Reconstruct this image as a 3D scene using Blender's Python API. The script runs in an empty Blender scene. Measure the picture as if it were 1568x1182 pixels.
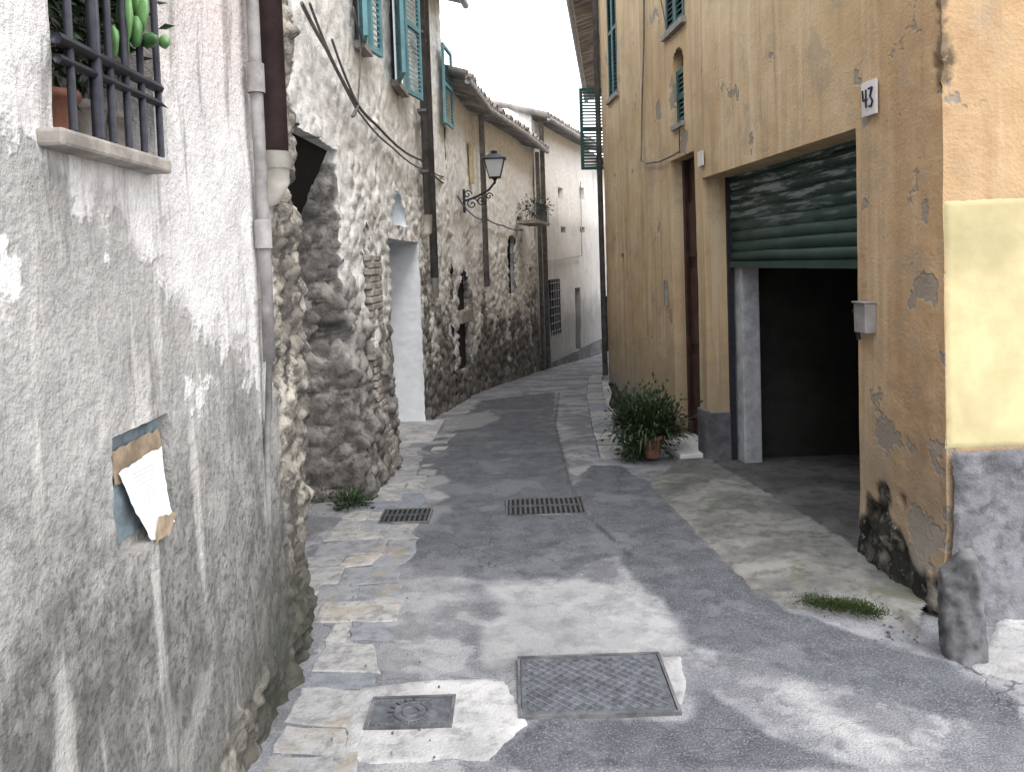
import bpy, math, random
import numpy as np
from mathutils import Vector, Matrix, noise
random.seed(7)
V=Vector
# ------------------------------------------------------------------ camera
FP=1220.0; PW,PH=1568.0,1181.0
PITCH=math.radians(2.5); ROLL=math.radians(-1.9); CAMZ=1.6; SHY=-0.086
scn=bpy.context.scene
cam_d=bpy.data.cameras.new('camera'); cam=bpy.data.objects.new('camera',cam_d); scn.collection.objects.link(cam)
cam_d.sensor_width=36; cam_d.lens=36*FP/PW; cam_d.shift_y=SHY; cam_d.clip_start=0.02; cam_d.clip_end=2000
R3=Matrix.Rotation(math.pi/2-PITCH,3,'X')@Matrix.Rotation(ROLL,3,'Z')
cam.matrix_world=Matrix.Translation((0,0,CAMZ))@R3.to_4x4()
scn.camera=cam
O=V((0,0,CAMZ))
def ray(px,py):
    return R3@V(((px-PW/2)/FP,-(py-PH/2)/FP+SHY*PW/FP,-1))
# ------------------------------------------------------------------ ground profile
GY=[-200,0,3,5,6.6,7.5,9,10.3,12,13.8,16,19,22,26,32,45,600]
GZ=[.05,.0,0,-.05,-.13,-.18,-.27,-.36,-.48,-.62,-.78,-1.0,-1.2,-1.45,-1.8,-2.3,-2.3]
def gz(y): return float(np.interp(y,GY,GZ))
def roadz(x,y):
    return gz(y)+0.012*noise.noise(V((x*1.3,y*1.1,3)))+0.004*noise.noise(V((x*6,y*6,9)))
def gnd(px,py):
    d=ray(px,py); z=0
    for i in range(30):
        t=(z-CAMZ)/d.z; P=O+d*t; z=gz(P.y)*.5+z*.5
    return V((P.x,P.y))
# ------------------------------------------------------------------ mesh builder
class MB:
    def __init__(s): s.v=[];s.f=[];s.m=[];s.c=[];s.sm=[]
    def add(s,vs,fs,mi=0,col=(0,0,0),smooth=False,cols=None):
        b=len(s.v); s.v+= [tuple(p) for p in vs]
        s.c+= cols if cols else [col]*len(vs)
        for f in fs: s.f.append([b+i for i in f]); s.m.append(mi); s.sm.append(smooth)
    def box8(s,p,mi=0,col=(0,0,0)):
        s.add(p,[(0,3,2,1),(4,5,6,7),(0,1,5,4),(1,2,6,5),(2,3,7,6),(3,0,4,7)],mi,col)
    def box(s,c,sz,mi=0,col=(0,0,0),rot=None):
        hx,hy,hz=sz[0]/2,sz[1]/2,sz[2]/2; c=V(c)
        ps=[V(q) for q in [(-hx,-hy,-hz),(hx,-hy,-hz),(hx,hy,-hz),(-hx,hy,-hz),(-hx,-hy,hz),(hx,-hy,hz),(hx,hy,hz),(-hx,hy,hz)]]
        if rot: ps=[rot@q for q in ps]
        s.box8([c+q for q in ps],mi,col)
    def tube(s,pts,r,mi=0,seg=8,col=(0,0,0),cap=True):
        pts=[V(p) for p in pts]; n=len(pts); vs=[];fs=[]
        rs=r if isinstance(r,(list,tuple)) else [r]*n
        up=None
        for i,p in enumerate(pts):
            t=(pts[min(i+1,n-1)]-pts[max(i-1,0)]).normalized()
            if up is None:
                up=V((0,0,1)) if abs(t.z)<.9 else V((1,0,0))
            a=t.cross(up).normalized(); b=a.cross(t).normalized(); up=b
            for k in range(seg):
                q=2*math.pi*k/seg; vs.append(p+(a*math.cos(q)+b*math.sin(q))*rs[i])
        for i in range(n-1):
            for k in range(seg):
                k2=(k+1)%seg; fs.append((i*seg+k,i*seg+k2,(i+1)*seg+k2,(i+1)*seg+k))
        if cap: fs.append(tuple(range(seg))); fs.append(tuple((n-1)*seg+k for k in range(seg)))
        s.add(vs,fs,mi,col,True)
    def ell(s,c,rad,mi=0,rot=None,seg=14,rings=9,col=(0,0,0),jit=0,seed=0):
        vs=[];fs=[];c=V(c)
        for i in range(rings+1):
            th=math.pi*i/rings
            for k in range(seg):
                ph=2*math.pi*k/seg
                q=V((math.sin(th)*math.cos(ph),math.sin(th)*math.sin(ph),math.cos(th)))
                if jit: q*=1+jit*noise.noise(q*1.7+V((seed,seed*2,0)))
                q=V((q.x*rad[0],q.y*rad[1],q.z*rad[2]))
                if rot: q=rot@q
                vs.append(c+q)
        for i in range(rings):
            for k in range(seg):
                k2=(k+1)%seg; fs.append((i*seg+k,(i+1)*seg+k,(i+1)*seg+k2,i*seg+k2))
        s.add(vs,fs,mi,col,True)
    def lathe(s,c,prof,mi=0,seg=20,col=(0,0,0)):
        vs=[];fs=[]
        for (r,z) in prof:
            for k in range(seg):
                a=2*math.pi*k/seg; vs.append((c[0]+r*math.cos(a),c[1]+r*math.sin(a),c[2]+z))
        for i in range(len(prof)-1):
            for k in range(seg):
                k2=(k+1)%seg; fs.append((i*seg+k,i*seg+k2,(i+1)*seg+k2,(i+1)*seg+k))
        s.add(vs,fs,mi,col,True)
    def obj(s,name,mats,parent=None,bevel=0):
        me=bpy.data.meshes.new(name); me.from_pydata(s.v,[],s.f)
        for m in mats: me.materials.append(m)
        me.polygons.foreach_set('material_index',s.m); me.polygons.foreach_set('use_smooth',s.sm)
        a=me.color_attributes.new('att','FLOAT_COLOR','POINT')
        arr=np.ones((len(s.v),4),dtype=np.float32); arr[:,:3]=np.array(s.c,dtype=np.float32).reshape(-1,3)
        a.data.foreach_set('color',arr.ravel()); me.update()
        o=bpy.data.objects.new(name,me); scn.collection.objects.link(o)
        if parent: o.parent=parent
        if bevel:
            b=o.modifiers.new('b','BEVEL'); b.width=bevel; b.segments=2; b.limit_method='ANGLE'
        return o
def empty(name):
    o=bpy.data.objects.new(name,None); scn.collection.objects.link(o); return o
# ------------------------------------------------------------------ materials
class S:
    def __init__(s,name,rough=.9,spec=.25,metal=0):
        s.m=bpy.data.materials.new(name); s.m.use_nodes=True; s.t=s.m.node_tree
        s.b=s.t.nodes['Principled BSDF']; s.b.inputs['Roughness'].default_value=rough
        s.b.inputs['Specular IOR Level'].default_value=spec; s.b.inputs['Metallic'].default_value=metal
        s.tc=s.t.nodes.new('ShaderNodeTexCoord'); s.pos=s.tc.outputs['Object']; s.nrm=None
    def L(s,a,b): s.t.links.new(a,b)
    def setin(s,inp,v):
        if isinstance(v,(int,float)): inp.default_value=v
        elif isinstance(v,(tuple,list)): inp.default_value=(*v,1) if len(v)==3 and inp.type=='RGBA' else v
        else: s.L(v,inp)
    def scaled(s,x,y,z):
        n=s.t.nodes.new('ShaderNodeMapping'); s.L(s.pos,n.inputs[0]); n.inputs['Scale'].default_value=(x,y,z); return n.outputs[0]
    def warped(s,scale=2.5,amt=.35):
        n=s.t.nodes.new('ShaderNodeTexNoise'); s.L(s.pos,n.inputs['Vector']); n.inputs['Scale'].default_value=scale; n.inputs['Detail'].default_value=4; n.inputs['Roughness'].default_value=.65
        m=s.t.nodes.new('ShaderNodeVectorMath'); m.operation='MULTIPLY_ADD'; s.L(n.outputs['Color'],m.inputs[0]); m.inputs[1].default_value=(amt,)*3; s.L(s.pos,m.inputs[2]); return m.outputs[0]
    def noise(s,scale,detail=5,rough=.6,vec=None,dist=0,off=None):
        n=s.t.nodes.new('ShaderNodeTexNoise'); s.L(vec or s.pos,n.inputs['Vector'])
        if off is not None:
            mp=s.t.nodes.new('ShaderNodeMapping'); s.L(vec or s.pos,mp.inputs[0]); mp.inputs['Location'].default_value=(off,off*.7,off*1.3); s.L(mp.outputs[0],n.inputs['Vector'])
        n.inputs['Scale'].default_value=scale; n.inputs['Detail'].default_value=min(detail,4); n.inputs['Roughness'].default_value=rough
        n.inputs['Distortion'].default_value=dist; return n.outputs['Fac']
    def vor(s,scale,feature='DISTANCE_TO_EDGE',vec=None,out='Distance'):
        n=s.t.nodes.new('ShaderNodeTexVoronoi'); n.feature=feature; s.L(vec or s.pos,n.inputs['Vector']); n.inputs['Scale'].default_value=scale
        return n.outputs[out]
    def mr(s,x,a,b,c=0,d=1):
        n=s.t.nodes.new('ShaderNodeMapRange'); n.interpolation_type='SMOOTHSTEP'; s.setin(n.inputs[0],x)
        for i,v in enumerate((a,b,c,d)): s.setin(n.inputs[i+1],v)
        return n.outputs[0]
    def math(s,op,a,b=0):
        n=s.t.nodes.new('ShaderNodeMath'); n.operation=op; s.setin(n.inputs[0],a); s.setin(n.inputs[1],b); return n.outputs[0]
    def mix(s,f,a,b,mode='MIX'):
        n=s.t.nodes.new('ShaderNodeMix'); n.data_type='RGBA'; n.blend_type=mode
        s.setin(n.inputs[0],f); s.setin(n.inputs[6],a); s.setin(n.inputs[7],b); return n.outputs[2]
    def att(s):
        n=s.t.nodes.new('ShaderNodeAttribute'); n.attribute_name='att'; q=s.t.nodes.new('ShaderNodeSeparateColor'); s.L(n.outputs['Color'],q.inputs[0]); return q.outputs
    def xyz(s):
        q=s.t.nodes.new('ShaderNodeSeparateXYZ'); s.L(s.pos,q.inputs[0]); return q.outputs
    def bump(s,h,st=.5,d=.01):
        n=s.t.nodes.new('ShaderNodeBump'); n.inputs['Strength'].default_value=st; n.inputs['Distance'].default_value=d
        s.setin(n.inputs['Height'],h)
        if s.nrm: s.L(s.nrm,n.inputs['Normal'])
        s.nrm=n.outputs[0]; s.L(s.nrm,s.b.inputs['Normal'])
    def col(s,c): s.setin(s.b.inputs['Base Color'],c); return s.m

def plain(name,c,rough=.6,var=.25,scale=14,metal=0,bump=.0,spec=.3):
    s=S(name,rough,spec,metal); n=s.noise(scale,4,.65)
    d=tuple(x*(1-var) for x in c); l=tuple(min(1,x*(1+var)) for x in c)
    c2=s.mix(s.mr(n,.3,.7),d,l)
    c2=s.mix(s.math('MULTIPLY',s.mr(s.noise(scale*.3,3,.6,off=5),.52,.7),.35),c2,tuple(x*.45 for x in c))
    if bump: s.bump(s.noise(scale*5,2),bump,.004)
    return s.col(c2)

def m_leftplaster():
    s=S('weathered_render',.95); a=s.att(); x=s.xyz()
    n1=s.noise(2.2,5,.65); n2=s.noise(9,5,.7,off=3); fine=s.noise(70,3,.7)
    grey=s.mix(s.mr(n1,.35,.65),(.155,.152,.145),(.29,.283,.272))
    grey=s.mix(s.math('MULTIPLY',s.mr(n2,.40,.66),.5),grey,(.40,.39,.375))
    grey=s.mix(s.math('MULTIPLY',s.mr(s.noise(45,3,.65,off=9),.48,.64),.65),grey,(.065,.062,.058))
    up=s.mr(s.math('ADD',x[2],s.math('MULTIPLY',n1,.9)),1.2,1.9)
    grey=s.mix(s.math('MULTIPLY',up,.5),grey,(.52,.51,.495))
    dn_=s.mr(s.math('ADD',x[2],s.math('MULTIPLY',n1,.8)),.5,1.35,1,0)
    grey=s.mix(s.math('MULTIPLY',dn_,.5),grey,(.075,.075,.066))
    lite=s.mix(s.mr(n1,.35,.65),(.58,.565,.56),(.78,.765,.745))
    lite=s.mix(s.math('MULTIPLY',s.mr(n2,.45,.7),.4),lite,(.47,.455,.45))
    pink=s.mr(s.math('ADD',x[2],s.math('MULTIPLY',n1,1.2)),2.6,3.1)
    lite=s.mix(s.math('MULTIPLY',pink,.5),lite,(.68,.53,.51))
    h=s.math('ADD',s.math('ADD',x[2],s.math('MULTIPLY',s.math('SUBTRACT',n1,.5),1.7)),s.math('MULTIPLY',s.math('SUBTRACT',x[1],2.0),.45))
    h=s.math('ADD',h,s.math('MULTIPLY',s.math('SUBTRACT',s.noise(5,5,.7,off=50),.5),.7))
    wd=s.mr(n2,.35,.65,.02,.22)
    mk=s.mr(h,1.47,s.math('ADD',1.50,wd))
    c=s.mix(mk,grey,lite)
    mid=s.mr(s.noise(3.1,5,.6,off=17),.55,.62)
    c=s.mix(s.math('MULTIPLY',mid,.45),c,(.40,.387,.37))
    st=s.noise(1,4,.6,vec=s.scaled(1,7,.9),off=4)
    c=s.mix(s.math('MULTIPLY',s.mr(st,.55,.68),.5),c,(.68,.66,.63))
    dk=s.noise(1,5,.7,vec=s.scaled(1,9,1.2),off=11)
    c=s.mix(s.math('MULTIPLY',s.mr(dk,.52,.66),.5),c,(.11,.107,.10))
    cr=s.vor(1.3,vec=s.warped(1.7,.7)); nn=s.mr(cr,.0,.007,1,0)
    c=s.mix(s.math('MULTIPLY',nn,s.mr(n1,.48,.62,0,.5)),c,(.1,.095,.09))
    st2=s.mix(a[1],(.17,.155,.135),(.40,.365,.31)); st2=s.mix(s.mr(a[0],.05,.4,1,0),st2,(.11,.10,.09))
    st2=s.mix(s.mr(n2,.42,.62),st2,(.085,.078,.07)); st2=s.mix(s.math('MULTIPLY',s.mr(s.noise(6,5,.7,off=6),.52,.64),.75),st2,(.50,.465,.40))
    c=s.mix(a[2],c,st2)
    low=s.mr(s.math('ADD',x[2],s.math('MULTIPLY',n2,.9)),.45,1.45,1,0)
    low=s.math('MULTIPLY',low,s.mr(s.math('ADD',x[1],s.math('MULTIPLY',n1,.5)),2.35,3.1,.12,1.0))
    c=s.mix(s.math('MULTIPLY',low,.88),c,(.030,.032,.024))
    s.bump(s.math('ADD',s.math('ADD',fine,s.math('MULTIPLY',s.noise(28,3,.6),1.3)),s.math('MULTIPLY',mk,.7)),s_b:=.62,.012)
    return s.col(c)
def m_stone(name,limecov=.5,dark=0.0,lime=(.74,.72,.68)):
    s=S(name,.95); a=s.att(); x=s.xyz()
    n1=s.noise(1.8,5,.65); n2=s.noise(12,5,.7,off=5)
    st=s.mix(a[1],(.15,.14,.13),(.50,.475,.44)); st=s.mix(s.mr(n2,.4,.7),st,(.13,.125,.12))
    st=s.mix(s.mr(a[0],.02,.30,1,0),st,(.07,.065,.06))
    lm=s.mix(s.mr(n2,.3,.6),tuple(v*.78 for v in lime),lime)
    h=s.math('ADD',n1,s.math('MULTIPLY',s.math('SUBTRACT',x[2],1.3),.15))
    mk=s.mr(h,.56-limecov*.2,.62-limecov*.2)
    mk2=s.math('MAXIMUM',s.math('MULTIPLY',mk,s.mr(a[0],.75,.2,.6,1)),s.mr(x[2],1.9,3.0,0,.92))
    mk2=s.math('MULTIPLY',mk2,s.math('SUBTRACT',1,s.math('MULTIPLY',a[2],.92)))
    c=s.mix(mk2,st,lm)
    c=s.mix(s.math('MULTIPLY',s.mr(s.noise(1,5,.7,vec=s.scaled(5,5,.8),off=8),.55,.7),.36),c,(.22,.215,.21))
    low=s.mr(s.math('ADD',x[2],s.math('MULTIPLY',n1,1.2)),.4,1.4,1,0)
    c=s.mix(s.math('MULTIPLY',low,.5+dark),c,(.07,.068,.064))
    c=s.mix(s.math('MULTIPLY',a[2],.45),c,s.mix(s.mr(n2,.35,.6),(.17,.155,.14),(.045,.04,.037)))
    s.bump(s.math('ADD',s.noise(45,4,.7),s.math('MULTIPLY',n2,1.2)),.8,.014)
    return s.col(c)
def m_ochre():
    s=S('ochre_plaster',.93); a=s.att(); x=s.xyz()
    n1=s.noise(1.3,5,.6); n2=s.noise(7,5,.7,off=2); st=s.noise(1,5,.65,vec=s.scaled(7,7,.45),off=6)
    c=s.mix(s.mr(n1,.35,.65),(.50,.355,.20),(.60,.46,.29))
    c=s.mix(s.math('MULTIPLY',s.mr(st,.46,.66),.65),c,(.36,.25,.15))
    c=s.mix(s.math('MULTIPLY',s.mr(s.noise(1,4,.6,vec=s.scaled(9,9,.4),off=12),.52,.7),.6),c,(.66,.55,.39))
    near=s.mr(x[1],4.6,3.55)
    c=s.mix(s.math('MULTIPLY',near,s.mr(n1,.3,.7,.45,.95)),c,s.mix(s.mr(n2,.3,.7),(.34,.20,.10),(.44,.29,.16)))
    dirt=s.mr(s.math('ADD',x[2],s.math('MULTIPLY',n2,1.1)),.85,1.7,1,0)
    c=s.mix(s.math('MULTIPLY',dirt,.5),c,(.22,.19,.15))
    farlow=s.math('MULTIPLY',s.mr(s.math('ADD',x[2],s.math('MULTIPLY',n1,.9)),.55,.75,1,0),s.mr(x[1],7.9,8.2))
    c=s.mix(s.math('MULTIPLY',farlow,.75),c,(.24,.235,.225))
    c=s.mix(s.math('MULTIPLY',s.mr(s.noise(3.2,5,.7,off=40),.53,.66),.45),c,(.33,.28,.21))
    gp=s.mr(s.math('ADD',s.noise(2.6,5,.6,off=21),s.math('MULTIPLY',near,.05)),.64,.665)
    c=s.mix(s.math('MULTIPLY',gp,.8),c,(.24,.22,.19))
    rb=s.mix(a[1],(.06,.057,.05),(.18,.165,.14)); rb=s.mix(s.mr(a[0],.05,.35,1,0),rb,(.03,.03,.028))
    rb=s.mix(s.mr(n2,.42,.56),rb,(.018,.018,.015)); rb=s.mix(s.mr(s.noise(16,5,.7,off=3),.6,.68),rb,(.28,.25,.21))
    c=s.mix(a[2],c,rb)
    s.bump(s.math('SUBTRACT',s.math('ADD',s.noise(55,3,.65),s.math('MULTIPLY',n2,2)),gp),.5,.010)
    return s.col(c)
def m_road():
    s=S('worn_asphalt',.9,.3); a=s.att(); x=s.xyz()
    n1=s.noise(1.6,5,.6); n2=s.noise(7,5,.7,off=4); ag=s.noise(130,2,.7)
    c=s.mix(s.mr(n1,.38,.62),(.165,.172,.19),(.31,.315,.335))
    c=s.mix(s.math('MULTIPLY',s.mr(n2,.45,.65),.55),c,(.105,.11,.125))
    c=s.mix(s.math('MULTIPLY',s.mr(s.noise(2.6,5,.6,off=14),.53,.57),.5),c,(.40,.40,.41))
    c=s.mix(s.math('MULTIPLY',s.mr(s.noise(1.9,5,.6,off=24),.55,.58),.55),c,(.11,.115,.13))
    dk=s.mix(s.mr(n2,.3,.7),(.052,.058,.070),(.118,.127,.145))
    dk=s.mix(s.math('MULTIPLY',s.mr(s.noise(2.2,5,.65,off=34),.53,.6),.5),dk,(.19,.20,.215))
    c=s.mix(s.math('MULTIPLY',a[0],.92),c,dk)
    c=s.mix(s.math('MULTIPLY',s.mr(ag,.5,.75),.45),c,(.44,.44,.45))
    c=s.mix(s.math('MULTIPLY',s.mr(ag,.5,.28),.5),c,(.04,.042,.05))
    cr=s.mr(s.vor(.9,vec=s.warped(1.6,.8)),0,.008,1,0)
    c=s.mix(s.math('MULTIPLY',s.math('MULTIPLY',cr,s.mr(n1,.48,.6)),.7),c,(.03,.03,.03))
    c=s.mix(a[2],c,(.04,.04,.042))
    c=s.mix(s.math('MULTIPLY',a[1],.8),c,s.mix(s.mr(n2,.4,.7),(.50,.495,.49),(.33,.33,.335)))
    s.bump(s.math('ADD',ag,s.math('MULTIPLY',n2,1.4)),.7,.012)
    return s.col(c)
def m_conc(name,c0=(.36,.36,.365),c1=(.56,.555,.55),moss=0):
    s=S(name,.9); n1=s.noise(2.3,5,.65); n2=s.noise(11,5,.7,off=3)
    c=s.mix(s.mr(n1,.35,.65),c0,c1); c=s.mix(s.math('MULTIPLY',s.mr(n2,.45,.7),.6),c,tuple(v*.45 for v in c0))
    if moss: c=s.mix(s.math('MULTIPLY',s.mr(s.noise(3.5,5,.7,off=8),.56,.66),.6),c,(.085,.095,.05))
    s.bump(s.math('ADD',s.noise(90,2,.6),n2),.6,.008); return s.col(c)
def m_slab():
    s=S('stone_slab',.8,.3); a=s.att(); n=s.noise(14,5,.7)
    c=s.mix(a[0],(.20,.22,.255),(.41,.40,.38)); c=s.mix(s.math('MULTIPLY',s.mr(n,.4,.7),.75),c,(.13,.135,.145))
    c=s.mix(s.math('MULTIPLY',s.mr(s.noise(4,5,.6,off=3),.57,.68),.45),c,(.30,.25,.17))
    s.bump(s.noise(30,4,.7),.7,.014); return s.col(c)
def m_leaf(name,c0,c1):
    s=S(name,.5,.4); a=s.att(); return s.col(s.mix(a[0],c0,c1))
def m_roller():
    s=S('green_roller_paint',.5,.4); x=s.xyz(); n=s.noise(1,5,.7,vec=s.scaled(2,2,26))
    c=s.mix(s.mr(s.noise(5,4),.3,.7),(.011,.036,.030),(.022,.056,.047))
    up=s.mr(x[2],1.70,2.05)
    c=s.mix(s.math('MULTIPLY',s.mr(n,.49,.6),s.math('MULTIPLY',up,.7)),c,(.36,.42,.43))
    s.bump(n,.2,.003); return s.col(c)
LP=m_leftplaster(); ST=m_stone('rubble_masonry',.8,lime=(.86,.855,.83)); ST2=m_stone('rubble_masonry_far',1.1,lime=(.89,.885,.87)); WH=m_stone('limewashed_wall',2.8,lime=(.91,.91,.90))
OC=m_ochre(); RD=m_road(); CO=m_conc('light_concrete',(.32,.32,.325),(.50,.50,.50)); RC=m_conc('ramp_concrete',(.125,.125,.12),(.265,.26,.245),1); SL=m_slab()
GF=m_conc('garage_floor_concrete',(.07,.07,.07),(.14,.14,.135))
DADO=m_conc('roughcast_dado',(.085,.085,.093),(.20,.20,.215)); YE=plain('yellow_plaster',(.56,.48,.27),.92,.12,4,bump=.4)
WL=plain('white_limewash',(.82,.86,.89),.85,.05,6,bump=.3); BLK=plain('dark_interior',(.012,.011,.010),.95,.2)
IRON=plain('wrought_iron',(.03,.03,.04),.5,.3,30,.3); BRN=plain('brown_pipe',(.060,.036,.036),.4,.3,9); GP=plain('grey_pipe',(.24,.23,.225),.55,.35,9); GP2=plain('dark_grey_pipe',(.13,.125,.125),.5,.35,6)
PVC=plain('cream_pvc',(.58,.55,.49),.4,.15,10); SILL=plain('stone_sill',(.29,.265,.24),.85,.3,12,bump=.5)
SHB=plain('blue_green_shutter',(.13,.28,.32),.6,.2,6); SHG=plain('dark_green_shutter',(.03,.09,.09),.6,.3,6)
ROL=m_roller(); TERR=plain('terracotta',(.26,.12,.08),.8,.25,10,bump=.3); TILE=plain('roof_tile',(.26,.23,.21),.9,.4,3,bump=.4)
WD=plain('dark_brown_door',(.045,.021,.018),.45,.4,7); GLS=plain('dark_glass',(.02,.025,.03),.12,.1,3,spec=.6); BRK=plain('old_brick',(.34,.31,.28),.95,.4,12,bump=.6)
PAPER=plain('paper',(.80,.80,.82),.8,.04,6); BOARD=plain('blue_grey_board',(.15,.19,.21),.7,.4,14); CARD=plain('torn_cardboard',(.30,.235,.165),.9,.35,16)
CABLE=plain('cable_grey',(.14,.135,.13),.7,.3,9); LGL=plain('lantern_glass',(.55,.58,.58),.2,.05,4,spec=.6); MARB=plain('marble',(.66,.655,.64),.5,.08,5)
STEEL=plain('cast_iron',(.12,.127,.145),.6,.35,20,.3,bump=.3); GRT=plain('grate_iron',(.075,.078,.085),.6,.35,20,.3); BOX=plain('meter_box_grey',(.25,.24,.23),.5,.2,10)
LF=m_leaf('leaves_dark',(.010,.022,.009),(.06,.10,.04)); LF2=m_leaf('leaves_cactus',(.07,.16,.06),(.16,.31,.12)); MOSS=m_leaf('moss_green',(.015,.028,.006),(.055,.08,.02))
YW=plain('yellow_frame',(.50,.42,.25),.7,.2); NUM=plain('enamel_white',(.64,.62,.60),.4,.08,9); DIG=plain('number_paint',(.05,.05,.10),.6,.1)
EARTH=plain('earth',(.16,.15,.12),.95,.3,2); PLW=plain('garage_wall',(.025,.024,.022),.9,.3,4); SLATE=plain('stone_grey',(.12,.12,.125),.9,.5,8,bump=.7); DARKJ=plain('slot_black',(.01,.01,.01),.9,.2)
JMB=plain('jamb_paint',(.40,.41,.43),.8,.25,9)
# ------------------------------------------------------------------ wall tools
class Wall:
    def __init__(s,p0,p1,side):
        s.p0=V((*p0,0)); s.p1=V((*p1,0)); d=s.p1-s.p0; s.L=d.length; s.t=d/s.L
        s.n=V((s.t.y,-s.t.x,0)) if side=='L' else V((-s.t.y,s.t.x,0))
    def P(s,u,z,o=0): return s.p0+s.t*u+s.n*o+V((0,0,z))
    def uz(s,px,py,o=0):
        d=ray(px,py); q=s.p0+s.n*o; t=(q-O).dot(s.n)/d.dot(s.n); P=O+d*t
        return (P-s.p0).dot(s.t),P.z
    def pt(s,px,py,o=0):
        u,z=s.uz(px,py,o); return s.P(u,z,o)
    def box(s,mb,u0,u1,z0,z1,o0,o1,mi=0,col=(0,0,0)):
        mb.box8([s.P(u0,z0,o0),s.P(u1,z0,o0),s.P(u1,z0,o1),s.P(u0,z0,o1),s.P(u0,z1,o0),s.P(u1,z1,o0),s.P(u1,z1,o1),s.P(u0,z1,o1)],mi,col)
def lines(a,b,step,must=()):
    k=sorted(set([a,b]+[m for m in must if a<m<b])); out=[]
    for i in range(len(k)-1):
        n=max(1,int(math.ceil((k[i+1]-k[i])/step)))
        out+=[k[i]+(k[i+1]-k[i])*j/n for j in range(n)]
    return out+[b]
def rubble(P,s=5.5,zs=1.5):
    wv=noise.noise_vector(P*s*.55)*.45
    d,pts=noise.voronoi(V((P.x*s,P.y*s,P.z*s*zs))+wv); h=min(1,(d[1]-d[0])*2.6)
    q=pts[0]; r=math.sin(q.x*12.9+q.y*78.2+q.z*37.7)*43758.5; return h,r-math.floor(r)
def sst(x,a,b):
    t=max(0,min(1,(x-a)/(b-a))); return t*t*(3-2*t)
def wallgrid(mb,W,u0,u1,z0,z1,step,ops,disp,mi=0,D=None,finez=None):
    D=D or W.n
    us=lines(u0,u1,step,[o['u0'] for o in ops]+[o['u1'] for o in ops])
    if finez:
        zs=lines(z0,finez[0],.25)[:-1]+lines(finez[0],finez[1],step,[o['z0'] for o in ops]+[o['z1'] for o in ops])+lines(finez[1],z1,.25)[1:]
    else: zs=lines(z0,z1,step,[o['z0'] for o in ops]+[o['z1'] for o in ops])
    def dv(P):
        o,h,r,m=disp(P); return P+D*o,(h,r,m)
    vs=[];cs=[];fs=[];nz=len(zs)
    for u in us:
        for z in zs:
            p,c=dv(W.P(u,z)); vs.append(p); cs.append(c)
    def inside(u,z):
        for o in ops:
            if o['u0']<u<o['u1'] and o['z0']<z<o['z1']:
                if o.get('arch'):
                    r=(o['u1']-o['u0'])/2; c=o['z1']-r; 
                    if z>c and (u-(o['u0']+r))**2+(z-c)**2>r*r: continue
                return True
        return False
    for i in range(len(us)-1):
        for j in range(nz-1):
            if not inside((us[i]+us[i+1])/2,(zs[j]+zs[j+1])/2):
                fs.append((i*nz+j,(i+1)*nz+j,(i+1)*nz+j+1,i*nz+j+1))
    mb.add(vs,fs,mi,cols=cs,smooth=True)
    for o in ops:
        dep=o.get('depth',.2); dl=lines(-dep,0,step); mr=o.get('rev',mi)
        ur=lines(o['u0'],o['u1'],step); zr=lines(o['z0'],o['z1'],step)
        for sh in (0,1,2,3):
            vs=[];cs=[];fs=[]
            if sh<2: seq=[[W.P(o['u0'] if sh==0 else o['u1'],z,d) for d in dl] for z in zr]
            else: seq=[[W.P(u,o['z1'] if sh==2 else o['z0'],d) for d in dl] for u in ur]
            for row in seq:
                for P in row:
                    p,c=dv(P); vs.append(p); cs.append(c)
            k=len(dl)
            for i in range(len(seq)-1):
                for j in range(k-1): fs.append((i*k+j,(i+1)*k+j,(i+1)*k+j+1,i*k+j+1))
            mb.add(vs,fs,mr,cols=cs,smooth=True)
        if o.get('back') is not None:
            e=.03; mb.add([W.P(o['u0']-e,o['z0']-e,-dep+.01),W.P(o['u1']+e,o['z0']-e,-dep+.01),W.P(o['u1']+e,o['z1']+e,-dep+.01),W.P(o['u0']-e,o['z1']+e,-dep+.01)],[(0,1,2,3)],o['back'])
def prism(mb,pts,z0,z1,mi=0):
    n=len(pts); vs=[(p[0],p[1],z0) for p in pts]+[(p[0],p[1],z1) for p in pts]
    fs=[(i,(i+1)%n,n+(i+1)%n,n+i) for i in range(n)]+[tuple(range(n)),tuple(range(n,2*n))]
    mb.add(vs,fs,mi)
def roof(mb,W,u0,u1,z,over=.35,back=4,slope=.3,mi=0):
    th=.06
    a=[W.P(u0,z,over),W.P(u1,z,over),W.P(u1,z+(back+over)*slope,-back),W.P(u0,z+(back+over)*slope,-back)]
    mb.box8(a+[p+V((0,0,th)) for p in a],mi)
    n=int((u1-u0)/.2)
    for i in range(n+1):
        u=u0+(u1-u0)*i/max(1,n); jz=random.uniform(-.012,.012); ju=random.uniform(-.015,.015); jo=random.uniform(-.03,.03)
        mb.tube([W.P(u+ju,z+.05+jz,over+.05+jo),W.P(u,z+.05+(back+over)*slope,-back)],.075,mi,seg=6)
    mb.tube([W.P(u0,z-.03,over+.04),W.P(u1,z-.03,over+.04)],.05,mi+1,seg=8)
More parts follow.
